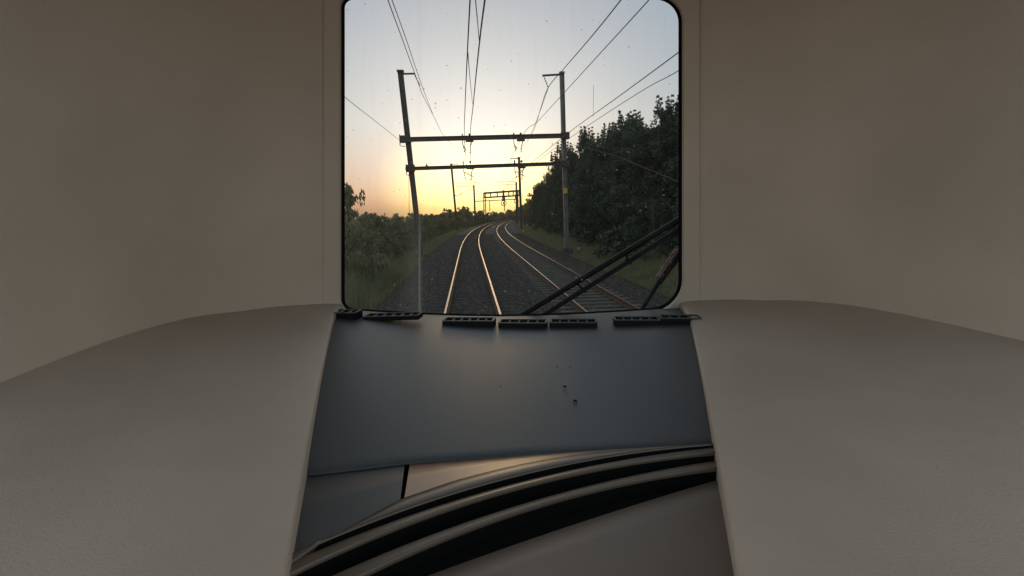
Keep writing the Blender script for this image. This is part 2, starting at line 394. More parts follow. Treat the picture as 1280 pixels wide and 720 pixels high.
m_ = MB(); m_.box(P(629.3, 241, D), (.5, 1.0, 1.5)); m_.build('cage', M_dsteel, gan)
for x, y, s in ((629.6, 250, 1.0), (645.3, 248, .85)):
    m_ = MB(); c = P(x, y, D - .8); m_.box(c + Vector((0, 0, .5 * s)), (.9 * s, .35, 1.7 * s))
    for i in range(14):
        a0 = 2 * math.pi * i / 14; a1 = 2 * math.pi * (i + 1) / 14; rr = .75 * s; cc = c + Vector((0, 0, -.9 * s))
        m_.bar(cc + Vector((math.cos(a0) * rr, 0, math.sin(a0) * rr)), cc + Vector((math.cos(a1) * rr, 0, math.sin(a1) * rr)), .2, .22)
    hd = m_.build('signal_head', M_sig, gan)
    m_ = MB(); m_.tube([c + Vector((0, -.05, -.9 * s)), c + Vector((0, .1, -.9 * s))], .3 * s, 14); m_.build('lamp', M_red, hd)
for x in (612, 630.5): 
    m_ = MB(); m_.tube([P(x, 251, D), P(x + .3, 264, D)], .12, 6); m_.build('drop_post', M_dsteel, gan)

# ------------------------------------------------------------ wires
def wire(pts, label, r=.011, group='overhead wires', name='overhead_wire'):
    q = [P(*p) if not isinstance(p, Vector) else p for p in pts]
    # Catmull-Rom smoothing
    out = []
    for i in range(len(q) - 1):
        p0, p1, p2, p3 = q[max(i - 1, 0)], q[i], q[i + 1], q[min(i + 2, len(q) - 1)]
        for j in range(8):
            t = j / 8
            out.append(.5 * ((2 * p1) + (p2 - p0) * t + (2 * p0 - 5 * p1 + 4 * p2 - p3) * t * t + (3 * p1 - p0 - 3 * p2 + p3) * t ** 3))
    out.append(q[-1]); m = MB(); m.tube(out, r, 5)
    return tag(m.build(name, M_wire), label, 'overhead wire', group)
def tp(y, l, z): return Vector((cxf(y) + l, y, z))
wire([(483, -8, 18), (485, 0, 18.7), (504, 52, 26), (524, 107, 36.5), (529, 120, 40), (541.5, 144, 50), (554, 169, 62), (564, 179, 74), (580, 189.5, 88), (589, 190, 93)], 'outer of the two thin wires running from top left to the left mast bracket', .020)
wire([(487, -8, 18), (490, 0, 18.7), (508, 50, 26), (527, 106, 36.5), (541.5, 144, 50)], 'inner of the two thin wires running from top left to the left mast', .018)
wire([(588, -10, 6.2), (587.5, 0, 6.5), (584.4, 61, 8.5), (581.4, 130, 12.7), (580.5, 172, 18.4), (583, 205, 28), (586, 219, 36.2), tp(65, .2, 5.4), tp(93, -.2, 5.5), tp(130, .2, 5.5), tp(180, 0, 5.5)], 'contact wire nearly straight above the left track, left of the thicker one', .010)
wire([(608, -14, 9.6), (606, 0, 10), (599, 56, 13.5), (591.6, 130, 22), (588, 176, 36.2), tp(65, 0, 6.9), tp(93, 0, 8.0), tp(125, .1, 7.2), tp(155, 0, 8.0)], 'thickest dark wire dropping from the top edge to the beam over the left track', .019)
wire([(593.4, -10, 7.6), (594.3, 0, 8.5), (597, 28, 10.5), (599.2, 54, 13.4)], 'short thin wire joining the thickest wire near the top', .010)
wire([(584.8, 66, 9), (587.5, 98, 14), (590.7, 130, 21.5)], 'thin slanting wire linking the two wires above the left track', .009)
wire([(790, -22, 17), (776, 0, 18.7), (740, 45, 25), (703, 88, 34), (685, 110, 36.5), (676, 135, 46), (667, 163, 60), (657, 178, 76), (647, 190, 90)], 'wire from the top edge to the insulator on the right mast bracket', .026)
wire([(685, 111, 36.6), (670, 152, 55), (652, 196, 93)], 'thin wire falling from the right mast insulator to the next mast', .018)
wire([(820, -12, 11), (811, 0, 11.6), (760, 56, 16), (706, 115, 23), (671, 153, 32), (652, 172, 36.2), tp(65, 3.85, 7.0), tp(95, 3.85, 8), tp(125, 3.9, 7.2), tp(155, 3.85, 8)], 'long slanting wire from top right passing just right of the right mast', .014)
wire([(870, 48, 8.4), (842, 70, 9.4), (770, 123, 13.5), (712, 165, 19.2), (670, 199, 28.5), (652, 214, 36.4), tp(65, 4.0, 5.5), tp(93, 3.7, 5.5), tp(130, 4.0, 5.5), tp(180, 3.85, 5.5)], 'upper wire crossing the right edge just above the tree tops', .011)
wire([(870, 74, 8.6), (842, 92, 9.4), (800, 115, 11.5), (735, 157, 16), (690, 188, 23), (668, 205, 30)], 'thin lower wire crossing in front of the highest tree tops on the right', .008)
wire([(742, 106, 15.2), (741.5, 146, 15.4)], 'hair-thin vertical dropper hanging beside the wooded bank', .005)
wire([(700, 176, 36.3), (716, 181, 33), (745, 188, 29), (773, 196, 26), (797, 206, 23.5), (838, 223, 20), (868, 238, 18)], 'brownish wire sagging right across the dark trees', .013)
wire([(405, 98, 17), (438, 127, 20), (470, 152, 26), (504, 179, 36.3)], 'thin wire from the left edge rising away to the left mast', .012)

# ------------------------------------------------------------ vegetation
def crown_mesh(name, blobs, leaves, size, m, droop=0, asp=1.7, spread=1.0):
    Vs = []
    for (c, r_, nn) in blobs:
        nn = int(nn * leaves)
        d = rng.normal(size=(nn, 3)); d /= np.linalg.norm(d, axis=1)[:, None]
        rad = r_ * (.35 + .65 * rng.random(nn) ** .5) * rng.uniform(.8, 1.25, nn)
        p = np.array(c) + d * rad[:, None] * np.array([1, 1, .8 * spread])
        a = rng.normal(size=(nn, 3)); a[:, 2] -= droop; a /= np.linalg.norm(a, axis=1)[:, None]
        b = np.cross(a, rng.normal(size=(nn, 3))); b /= np.linalg.norm(b, axis=1)[:, None]
        s = size * rng.uniform(.6, 1.4, nn)[:, None]
        a = a * s * asp * .5; b = b * s * .5
        Vs.append(np.stack([p - a, p + b * .8, p + a, p - b * .8], 1))
    V = np.concatenate(Vs).reshape(-1, 3); n_ = len(V) // 4
    return V, np.arange(n_ * 4).reshape(-1, 4)
def tree_proto(kind, h, wd, nb, leaves, size, m, conif=.0, droop=0):
    e = empty(kind)
    blobs = []; limbs = []
    for i in range(nb):
        t = rng.random(); z = h * (.10 + .86 * t)
        prof_ = (math.sin(math.pi * min(1, (t * .8 + .22))) ** .7) * (1 - conif) + conif * (1.05 - t)
        a = rng.random() * 6.28; rr = wd * prof_ * (rng.random() ** .5) * .85
        r_ = wd * rng.uniform(.16, .34) * (1 - .45 * t)
        c = (math.cos(a) * rr, math.sin(a) * rr, z); blobs.append((c, r_, r_ * r_ / (wd * .25) ** 2)); limbs.append(c)
    for i in range(max(4, nb // 7)):   # spiky leader shoots
        a = rng.random() * 6.28; rr = wd * .55 * rng.random()
        c0 = np.array([math.cos(a) * rr, math.sin(a) * rr, h * rng.uniform(.84, .97)])
        for k_ in range(4): blobs.append((tuple(c0 + np.array([rng.normal() * .06, rng.normal() * .06, k_ * h * .032])), wd * .13 * (1 - .22 * k_), .13 * (1 - .2 * k_)))
    V, Fa = crown_mesh('crown', blobs, leaves, size, m, droop)
    nmesh('crown', V, Fa, m, e)
    mb = MB(); mb.tube([(0, 0, -.3), (.05, .03, h * .3), (-.05, .05, h * .6), (0, 0, h * .92)], [h * .018, h * .013, h * .008, h * .002], 7)
    for c in limbs[:14]:
        z0 = max(.15 * h, c[2] - .25 * h); mb.tube([(0, 0, z0), (c[0] * .6, c[1] * .6, (z0 + c[2]) / 2 + .1), c], [h * .006, h * .004, h * .0015], 4)
    mb.build('trunk', M_bark, e)
    return e
used = {}
def plant(proto, x, y, s, label, group, cat='tree', zs=1.0, z=None):
    key = proto.name
    if key not in used: used[key] = 1; r_ = proto
    else:
        r_ = proto.copy(); C.objects.link(r_)
        for ch in proto.children:
            c = ch.copy(); C.objects.link(c); c.parent = r_
    r_.location = (x, y, ground_z(x, y) if z is None else z); r_.rotation_euler = (0, 0, random.random() * 6.28)
    r_.scale = (s, s, s * zs); tag(r_, label, cat, group); return r_
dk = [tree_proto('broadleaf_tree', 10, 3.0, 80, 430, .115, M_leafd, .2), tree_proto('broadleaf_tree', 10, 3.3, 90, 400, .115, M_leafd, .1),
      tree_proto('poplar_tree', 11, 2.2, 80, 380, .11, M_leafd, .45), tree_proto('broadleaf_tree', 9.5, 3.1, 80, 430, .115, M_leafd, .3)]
md = [tree_proto('bush', 3.6, 2.0, 40, 90, .16, M_leafm, .2), tree_proto('bush', 3.2, 2.3, 44, 90, .16, M_leafm, .1), tree_proto('bush', 3.9, 1.8, 40, 90, .15, M_leafm, .3)]
pl_ = tree_proto('willow_tree', 5.0, 1.8, 46, 110, .15, M_leafp, .2, droop=2.5)
low = tree_proto('shrub', 1.3, 1.1, 24, 70, .10, M_leafd, .2)
fr = [tree_proto('distant_tree', 6, 3.6, 46, 60, .4, M_leafm, .05), tree_proto('distant_tree', 5, 3.2, 40, 60, .4, M_leafm, .0)]
# wooded bank on the right: target height of the silhouette along it
def bank_h(y): return float(np.interp(y, [10, 28, 36, 46, 60, 78, 100, 125, 160, 220], [9.0, 9.5, 10.4, 11.6, 11.8, 11.0, 9.7, 8.6, 7.0, 5.8]))
GW = 'trees of the wooded bank'
y = 14.0; i = 0
while y < 235:
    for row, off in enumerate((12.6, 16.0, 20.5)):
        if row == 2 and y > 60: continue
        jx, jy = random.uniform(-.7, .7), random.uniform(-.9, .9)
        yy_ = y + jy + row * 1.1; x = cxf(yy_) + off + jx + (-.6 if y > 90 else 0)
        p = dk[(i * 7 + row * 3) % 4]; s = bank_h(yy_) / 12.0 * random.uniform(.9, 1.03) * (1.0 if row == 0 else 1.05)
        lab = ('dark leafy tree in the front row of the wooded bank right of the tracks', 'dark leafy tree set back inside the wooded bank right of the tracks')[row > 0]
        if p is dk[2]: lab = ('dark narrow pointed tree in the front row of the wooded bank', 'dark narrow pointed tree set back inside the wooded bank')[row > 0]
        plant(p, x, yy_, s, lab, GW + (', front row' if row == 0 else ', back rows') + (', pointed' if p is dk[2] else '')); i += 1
    y += 2.9 if y < 60 else 4.2
# low shrubs at the foot of the bank
for k_, (x, y, s, l_) in enumerate([(9.0, 31, 1.35, 'round dark shrub on the grass just right of the right mast foot'), (10.6, 27, 1.2, 'low dark shrub at the foot of the bank nearest the wiper'),
        (10.4, 40, 1.5, 'dark shrub at the bank foot behind the right mast'), (11.2, 34, 1.5, 'dark shrub tucked under the trees beside the round one')]):
    plant(low, x, y, s, l_, None, 'shrub')
for k_ in range(26):
    y = 44 + k_ * 6 + random.uniform(-1, 1); plant(low, cxf(y) + 10.3 + random.uniform(-.6, .9), y, random.uniform(1.0, 1.6), 'low dark shrub along the far foot of the wooded bank', 'shrubs along the far foot of the bank', 'shrub')
# left bushes
GB = 'bushes on the left embankment'
y = 9.0
while y < 210:
    for row in range(4 if y < 60 else 3):
        l = -6.9 - row * 2.9 + random.uniform(-.7, .7); yy_ = y + random.uniform(-1.2, 1.2)
        g_ = float(gz(l)); top = random.uniform(2.1, 2.75) if y < 60 else random.uniform(1.4, 2.9)
        if row == 0: top -= .9
        if y > 90: top *= .8
        p = md[random.randrange(3)]; s = (top - g_) / 3.9
        plant(p, cxf(yy_) + l, yy_, s, 'green bush in the strip next to the grass verge left of the tracks' if row == 0 else 'green bush farther down the left embankment', GB + (' next to the verge' if row == 0 else ' farther down'), 'bush')
    y += 2.6 if y < 60 else 4.6
for x, y, s, l_ in [(-5.1, 22, .90, 'pale drooping tree at the left edge of the view, rising above the bushes'), (-7.2, 27, .86, 'pale drooping tree just behind the first one at the left edge'),
                    (-5.7, 15.5, .60, 'small pale drooping tree nearest the train at the left edge')]:
    plant(pl_, x, y, s, l_, None, 'tree')
# far tree masses on the horizon
for j, (px, top, D_, wd) in enumerate([(462, 268, 110, 1), (474, 266, 150, 1), (498, 271, 120, .8), (512, 269, 120, .9), (526, 267.5, 160, 1), (537, 263, 105, .8), (546, 268, 130, .9), (552, 263, 140, 1), (562, 261.5, 145, 1.1), (571, 260, 150, 1.1), (580, 258.5, 155, 1.1),
        (590, 261, 160, 1), (600, 263, 170, 1), (610, 263, 180, 1), (618, 264.5, 190, 1), (627, 263, 200, 1), (636, 262, 210, 1), (644, 261, 215, 1), (652, 256, 180, 1), (660, 250, 165, 1.1), (668, 243, 150, 1.1), (676, 236, 150, 1.1)]):
    q = P(px, top, D_); g_ = ground_z(q.x, q.y); s = (q.z - g_) / 6.2
    plant(fr[j % 2], q.x, q.y, s, 'far hazy tree on the horizon left of the curve' if px < 615 else 'far tree on the horizon where the tracks disappear', 'far trees left of the curve' if px < 615 else 'far trees at the end of the curve', 'tree')
for j in range(60):
    D_ = random.uniform(230, 500); x = random.uniform(-D_ * .75, D_ * .16 + 10)
    plant(fr[j % 2], x, D_, random.uniform(.7, 1.05), 'tree in the most distant line along the horizon', 'most distant trees', 'tree')

# grass and weeds
def blades(N, yl, yh, l0, l1, h0, h1, wd, name, label, m, power=1.6, lean=.35):
    yy = yl + rng.random(N) ** power * (yh - yl); ll = rng.uniform(l0, l1, N)
    cl = np.sin(yy * 2.1 + ll * 3.3) * np.cos(ll * 2.7 - yy * 1.3) * .5 + .5
    h = rng.uniform(h0, h1, N) * (.5 + .8 * cl); z = gz(ll) - .03; x = ll + cx(yy)
    a = rng.random(N) * 6.28; ux, uy = np.cos(a) * wd, np.sin(a) * wd
    lx, ly = rng.normal(size=N) * lean * h, rng.normal(size=N) * lean * h
    p0 = np.stack([x - ux, yy - uy, z], 1); p1 = np.stack([x + ux, yy + uy, z], 1)
    p2 = np.stack([x + ux * .7 + lx * .4, yy + uy * .7 + ly * .4, z + h * .6], 1); p3 = np.stack([x - ux * .7 + lx * .4, yy - uy * .7 + ly * .4, z + h * .6], 1)
    p4 = np.stack([x + lx + ux * .1, yy + ly, z + h], 1); p5 = np.stack([x + lx - ux * .1, yy + ly, z + h], 1)
    V = np.stack([p0, p1, p2, p3, p4, p5], 1).reshape(-1, 3); b = 6 * np.arange(N)[:, None]
    Fa = np.concatenate([b + np.array([[0, 1, 2, 3]]), b + np.array([[3, 2, 4, 5]])])
    tag(nmesh(name, V, Fa, m), label, 'grass', kind='stuff')
blades(52000, 9, 110, -8.5, -3.2, .18, .55, .010, 'verge_grass', 'green grass on the verge left of the ballast', M_grass)
blades(42000, 11, 110, 6.9, 12.5, .10, .36, .010, 'bank_grass', 'dark grass between the right track and the trees', M_grass)
blades(5200, 10, 26, -6.8, -3.6, .7, 1.5, .014, 'tall_weeds', 'tall pale weeds at the lower left corner of the windscreen view', M_leafp, 1.2, .16)

# ------------------------------------------------------------ driver's cab
Z0 = 2.7 - .352
PL, PR = 430.0, 849.0                              # opening of the windscreen, photo pixels
_bq = np.polyfit([438, 530, 620, 720, 842], [386, 391.5, 394, 391.5, 383.5], 4)
def yb_(px): return float(np.interp(px, [300, 424, 438, 480, 530, 580, 620, 670, 720, 780, 842, 856, 1000], [377, 385.4, 386.2, 389, 391.8, 393.5, 394, 393.4, 391.6, 388.2, 383.8, 382.8, 373]))
TOP = -1.5
def sD(v): return 1.72 - .42 * v                   # v=0 bottom .. 1 top
def S(px, v, dd=0.0, up=0.0):                      # point of the raked windscreen surface
    y0 = yb_(px); py = y0 + (TOP - y0) * v
    return P(px, py, sD(v) + dd)
cab = empty('train_cab', (0, .6, Z0 - .9), "inside of the train driver's cab with grey brown side panels and a large raked windscreen", 'train cab')
ws = mesh('windscreen', [S(PL - 12, -.04, .03), S(PR + 12, -.04, .03), S(PR + 12, -.05, .05), S(PL - 12, -.05, .05)], [(0, 1, 2, 3)], M_seal, cab)
# glass
mg = bpy.data.materials.new('dirty_glass'); mg.use_nodes = True
n = mg.node_tree; n.nodes.remove(n.nodes['Principled BSDF']); out = n.nodes['Material Output']
tr = n.nodes.new('ShaderNodeBsdfTransparent'); tr.inputs[0].default_value = (.96, .975, .97, 1)
gl = n.nodes.new('ShaderNodeBsdfGlossy'); gl.inputs['Roughness'].default_value = .02
fr_ = n.nodes.new('ShaderNodeFresnel'); fr_.inputs[0].default_value = 1.3
mx = n.nodes.new('ShaderNodeMixShader'); n.links.new(fr_.outputs[0], mx.inputs[0]); n.links.new(tr.outputs[0], mx.inputs[1]); n.links.new(gl.outputs[0], mx.inputs[2])
df = n.nodes.new('ShaderNodeBsdfTranslucent'); df.inputs[0].default_value = (.45, .43, .38, 1)
uv = n.nodes.new('ShaderNodeUVMap')
def vor(scale, thr, seed, soft=.02):
    mp = n.nodes.new('ShaderNodeMapping'); mp.inputs['Location'].default_value = (seed, seed * .7, 0)
    n.links.new(uv.outputs[0], mp.inputs[0])
    v_ = n.nodes.new('ShaderNodeTexVoronoi'); v_.inputs['Scale'].default_value = scale; n.links.new(mp.outputs[0], v_.inputs['Vector'])
    nz = n.nodes.new('ShaderNodeTexNoise'); nz.inputs['Scale'].default_value = 3.0; n.links.new(mp.outputs[0], nz.inputs['Vector'])
    # only some cells carry a speck: threshold shrinks with the cell colour
    sp = n.nodes.new('ShaderNodeSeparateColor'); n.links.new(v_.outputs['Color'], sp.inputs[0])
    m1 = n.nodes.new('ShaderNodeMath'); m1.operation = 'POWER'; n.links.new(sp.outputs[0], m1.inputs[0]); m1.inputs[1].default_value = 5
    m2 = n.nodes.new('ShaderNodeMath'); m2.operation = 'MULTIPLY'; n.links.new(m1.outputs[0], m2.inputs[0]); m2.inputs[1].default_value = thr
    m3 = n.nodes.new('ShaderNodeMath'); m3.operation = 'LESS_THAN'; n.links.new(v_.outputs['Distance'], m3.inputs[0]); n.links.new(m2.outputs[0], m3.inputs[1])
    return m3.outputs[0]
def add_(a, b, op='MAXIMUM'):
    m = n.nodes.new('ShaderNodeMath'); m.operation = op
    for k_, q in ((0, a), (1, b)):
        if isinstance(q, float): m.inputs[k_].default_value = q
        else: n.links.new(q, m.inputs[k_])
    return m.outputs[0]
specks = add_(add_(vor(60, .20, 1.3), vor(24, .10, 4.1)), vor(34, .085, 9.3))
smears = n.nodes.new('ShaderNodeTexNoise'); smears.inputs['Scale'].default_value = 5; smears.inputs['Detail'].default_value = 5
mp2 = n.nodes.new('ShaderNodeMapping'); mp2.inputs['Scale'].default_value = (9, .8, 1); n.links.new(uv.outputs[0], mp2.inputs[0]); n.links.new(mp2.outputs[0], smears.inputs['Vector'])
sm = n.nodes.new('ShaderNodeMapRange'); sm.inputs[1].default_value = .5; sm.inputs[2].default_value = .85; sm.inputs[3].default_value = 0.006; sm.inputs[4].default_value = .05
n.links.new(smears.outputs[0], sm.inputs[0])
# pale vertical streak left of centre (u about .247) with a soft band beside it
sep = n.nodes.new('ShaderNodeSeparateXYZ'); n.links.new(uv.outputs[0], sep.inputs[0])
def band(c, wdt, amt, vlo=None, vhi=None):
    a = add_(sep.outputs[0], -c, 'ADD'); m = n.nodes.new('ShaderNodeMath'); m.operation = 'ABSOLUTE'; n.links.new(a, m.inputs[0])
    r_ = n.nodes.new('ShaderNodeMapRange'); r_.inputs[1].default_value = 0; r_.inputs[2].default_value = wdt; r_.inputs[3].default_value = amt; r_.inputs[4].default_value = 0
    n.links.new(m.outputs[0], r_.inputs[0]); o_ = r_.outputs[0]
    if vhi is not None:
        q = n.nodes.new('ShaderNodeMapRange'); q.inputs[1].default_value = vlo; q.inputs[2].default_value = vhi; q.inputs[3].default_value = 1; q.inputs[4].default_value = 0
        n.links.new(sep.outputs[1], q.inputs[0]); o_ = add_(o_, q.outputs[0], 'MULTIPLY')
    return o_
streak = add_(band(.238, .0055, .42, .24, .34), band(.220, .04, .13, .2, .45), 'ADD')
streak = add_(add_(streak, band(.238, .012, .05), 'ADD'), band(.06, .26, .06, .35, .8), 'ADD')
fac = add_(add_(add_(specks, .45, 'MULTIPLY'), sm.outputs[0], 'ADD'), streak, 'ADD')
mx2 = n.nodes.new('ShaderNodeMixShader'); n.links.new(fac, mx2.inputs[0]); n.links.new(mx.outputs[0], mx2.inputs[1]); n.links.new(df.outputs[0], mx2.inputs[2])
n.links.new(mx2.outputs[0], out.inputs[0])
NU, NV = 24, 16
rows = [[S(PL - 10 + (PR - PL + 20) * j / NU, -.02 + 1.04 * i / NV, .012) for j in range(NU + 1)] for i in range(NV + 1)]
gp = grid(rows, 'glass_pane', mg, ws)
uvl = gp.data.uv_layers.new(name='UVMap')
for poly in gp.data.polygons:
    for li in poly.loop_indices:
        vi = gp.data.loops[li].vertex_index; uvl.data[li].uv = ((vi % (NU + 1)) / NU, (vi // (NU + 1)) / NV)
# rounded opening outline; every ring has the same vertex count
def outline(grow=0.0, dd=0.0, square=False, n_=8, rr=30):
    l, r_, t, b = PL, PR, TOP, 390.0; arcs = []
    for (ex, ey, a0, r0) in ((r_, t, -90, rr), (r_, b, 0, rr + 4), (l, b, 90, 12), (l, t, 180, 12)):
        c = (ex + (-r0 if ex == r_ else r0), ey + (r0 if ey == t else -r0)); A = []
        for i in range(n_ + 1):
            a = R(a0 + 90 * i / n_); ca_, sa_ = math.cos(a), math.sin(a); q = max(abs(ca_), abs(sa_)) if square else 1
            A.append((c[0] + (r0 + grow) * ca_ / q, c[1] + (r0 + grow) * sa_ / q))
        arcs.append(A)
    res = []
    for i, A in enumerate(arcs):
        res += A; p, q = A[-1], arcs[(i + 1) % 4][0]
        for j in range(1, 13): res.append((p[0] + (q[0] - p[0]) * j / 13, p[1] + (q[1] - p[1]) * j / 13))
    return [S(x, (390 - yy) / (390 - TOP), dd) for x, yy in res]
def rings(parent, name, m, *rs):
    mb = MB(); L_ = len(rs[0])
    for a, b in zip(rs, rs[1:]): mb.add(a + b, [(i, (i + 1) % L_, L_ + (i + 1) % L_, L_ + i) for i in range(L_)])
    return mb.build(name, m, parent)
o0, o1, o2 = outline(-1, .010), outline(-1, -.018), outline(3.5, -.024)
rings(ws, 'rubber_seal', M_seal, o0, o1, o2)
GR = 26
rings(cab, 'windscreen_surround', M_wall, outline(3.5, -.018), outline(3.6, -.034), outline(6, -.040), outline(GR, -.040, True))
XL, XR = -.80, 1.08
VT = 1.42
def colpts(sign, v):
    a = S((PL - GR) if sign < 0 else (PR + GR), v, -.040)
    X = XL if sign < 0 else XR; ds = X - a.x
    pr = [(0, 0), (.03, .004), (.25, .03), (.5, .09), (.75, .20), (.92, .36), (1, .58), (1, .85)]
    res = [Vector((a.x + ds * u, a.y - q, a.z)) for u, q in pr] + [Vector((X, .78, a.z))]
    for i, p in enumerate(res): p.y = max(p.y, .80 - .004 * i)
    return res
for sign in (-1, 1):
    o = grid([colpts(sign, -.75 + (VT + .85) * i / 12) for i in range(13)], 'side_wall', M_wall, cab)
    a_ = o.modifiers.new('sub', 'SUBSURF'); a_.levels = a_.render_levels = 2
    a_ = o.modifiers.new('s', 'SOLIDIFY'); a_.thickness = .03; a_.offset = -1 if sign < 0 else 1
    # side window opening behind the pillar: sill wall below, rail above
    m_ = MB(); X = XL - .015 if sign < 0 else XR + .015
    m_.box((X, -.1, Z0 - .44), (.03, 1.81, 1.02)); m_.box((X, -.1, 3.40), (.03, 1.81, .10)); m_.box((X, -.97, 2.9), (.03, .08, 1.0))
    m_.build('window_wall', M_wall, cab)
rows = []
for i in range(7):
    v = 1 + GR / 391.5 + (VT - 1 - GR / 391.5) * i / 6
    rows.append([S(PL - GR + (PR - PL + 2 * GR) * j / 20, v, -.040) for j in range(21)])
grid(rows, 'header_panel', M_wall, cab, thick=-.03)
zt = S(620, VT, 0).z
ye = S(620, VT, -.04).y
grid([[Vector((XL - .05 + (XR - XL + .1) * j / 10, yv, zt + .05 * math.sin(math.pi * j / 10) - .06)) for j in range(11)] for yv in (ye + .04, ye - .2, ye - .4, .55)], 'ceiling', M_ceil, cab, thick=-.04)
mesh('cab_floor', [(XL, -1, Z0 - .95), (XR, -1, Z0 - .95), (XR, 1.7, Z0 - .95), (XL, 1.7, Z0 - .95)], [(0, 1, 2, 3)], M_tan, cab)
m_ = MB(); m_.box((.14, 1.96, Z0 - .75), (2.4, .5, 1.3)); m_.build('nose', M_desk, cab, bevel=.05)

M_seam = mat('seam_dark', (.03, .027, .024), .8)
M_screw = mat('screw', (.18, .17, .16), .4, .8)
# dashboard
dsh = empty('dashboard', (.1, 1.1, Z0 - .5), 'dark driver desk with a row of black air vents and a curved ribbed hood', 'dashboard')
def nearY(px): return float(np.interp(px, [250, 438, 510, 660, 842, 1020], [607, 586, 577.3, 566.2, 555.5, 547]))
def dpt(t, u, dz=0):                               # t 0 far .. 1 near ; u 0 left .. 1 right
    a = P(PL - 12 + (PR - PL + 24) * u, yb_(PL - 12 + (PR - PL + 24) * u) + .8, 1.69)
    b = PZ(250 + 770 * u, nearY(250 + 770 * u), Z0)
    p = a.lerp(b, t); p.z += .010 * math.sin(math.pi * t) + dz
    p.z = p.z * 1.0
    return p
ts = [0, .004, .012, .03, .06] + list(np.linspace(.1, .975, 16)) + [.985, .992, .997, 1.0]
zz = {0: -.002, .004: -.0005, .992: -.0006, .997: -.0015, 1.0: -.0035}
rows = [[dpt(t, u / 30, zz.get(t, 0)) for u in range(31)] for t in ts]
top = grid(rows, 'desk_top', M_dash, dsh)
grid([rows[-1], [p + Vector((0, .003, -.03)) for p in rows[-1]]], 'front_lip', M_rubber, dsh)
# a surface position on the desk top under a photo pixel
def on_desk(px, py):
    lo, hi = 0.0, 1.0
    for _ in range(30):                            # walk down the ray
        pass
    best = None
    q = ray(px, py)
    for i in range(400):
        D_ = .6 + 1.15 * i / 399; p = CAM + q * D_ / q[1]
        # desk height at this x,y
        yN = .68; t = (1.69 - p[1]) / (1.69 - yN); zz_ = Z0 + .010 * math.sin(math.pi * min(max(t, 0), 1))
        if p[2] <= zz_: return Vector(p)
    return Vector(p)
VG = []
def vent(x0, x1, y0, y1, tilt=0.0):
    W = .050; H = .012
    a, b = on_desk(x0, y1 - .5) + Vector((0, W / 2, 0)), on_desk(x1, y1 - .5) + Vector((0, W / 2, 0))
    zf = P((x0 + x1) / 2, yb_((x0 + x1) / 2), 1.69).z - Z0
    L = (b - a).length; c = (a + b) / 2; c.z += .001 + zf * .85; d = (b - a).normalized(); ang_ = math.atan2(d.y, d.x)
    rot = Matrix.Rotation(ang_, 3, 'Z') @ Matrix.Rotation(-tilt, 3, 'Y')
    m = MB()
    for cc, sz_ in (((0, -W / 2, 0), (L, .004, H)), ((0, W / 2, 0), (L, .003, H)), ((-L / 2, 0, 0), (.006, W, H)), ((L / 2, 0, 0), (.006, W, H)), ((0, 0, -.004), (L - .008, W - .006, .002))):
        e_ = .016 if sz_[2] == H and not tilt else 0
        m.box(c + rot @ Vector(cc) + Vector((0, 0, H / 2 - e_ / 2)), (sz_[0], sz_[1], sz_[2] + e_), rot)
    v = m.build('air_vent', M_vent, dsh, bevel=.001); 
    m = MB(); N_ = max(2, int(L / .025))
    for i in range(1, N_): m.box(c + rot @ Vector((-L / 2 + L * i / N_, 0, 0)) + Vector((0, 0, H / 2 + .003)), (.0045, W - .009, H - .004), rot @ Matrix.Rotation(R(18), 3, 'Y'))
    for cc, sz_ in (((0, -W / 2, 0), (L + .002, .0045, .003)), ((0, W / 2, 0), (L + .002, .0035, .003)), ((-L / 2, 0, 0), (.0065, W - .006, .003)), ((L / 2, 0, 0), (.0065, W - .006, .003))):
        m.box(c + rot @ Vector(cc) + Vector((0, 0, H + .0017)), sz_, rot)
    m.build('vent_slats', M_ventgrey, v)
vent(404, 447, 404, 413); vent(457, 524.5, 402, 411, R(1.6)); vent(556, 618, 401, 410); vent(626, 684.5, 401, 410); vent(690, 747.5, 400, 409); vent(771, 827, 399, 407.5); vent(829, 878, 398.5, 407)
# lower panels, seam and hood
def smooth_curve(pts, dy=0):
    c = np.polyfit([p[0] for p in pts], [p[1] for p in pts], 2); return lambda x: float(np.polyval(c, x)) + dy
cA = lambda x: float(np.interp(x, [250, 330, 400, 438, 500, 570, 610, 650, 690, 730, 765, 842, 900, 1020], [790, 724, 677, 655, 621, 597, 586.5, 577.5, 570, 564, 560.5, 556.3, 554, 551]))
cB = smooth_curve([(438, 662), (540, 624), (645, 596), (740, 572), (841, 560)])
cC = smooth_curve([(438, 671), (540, 634), (645, 606), (740, 579), (841, 566)])
cD = smooth_curve([(438, 686), (540, 643), (645, 616), (740, 586), (841, 574)])
cE = smooth_curve([(438, 707), (540, 671), (645, 634), (740, 600), (841, 587)])
cF = smooth_curve([(457, 719), (540, 682), (645, 647), (740, 610), (841, 597)])
cG = smooth_curve([(430, 757), (537, 719), (645, 678), (715, 654), (790, 629), (841, 616)])
ZB, ZC, ZE, ZG = Z0 + .009, Z0 + .005, Z0 + .001, Z0 - .006
PX = [330 + 8 * i for i in range(84)]
def crv(f_, z, dz=0): return [PZ(x, f_(x), z) + Vector((0, 0, dz)) for x in PX]
def xl(a): return max(a, 0)
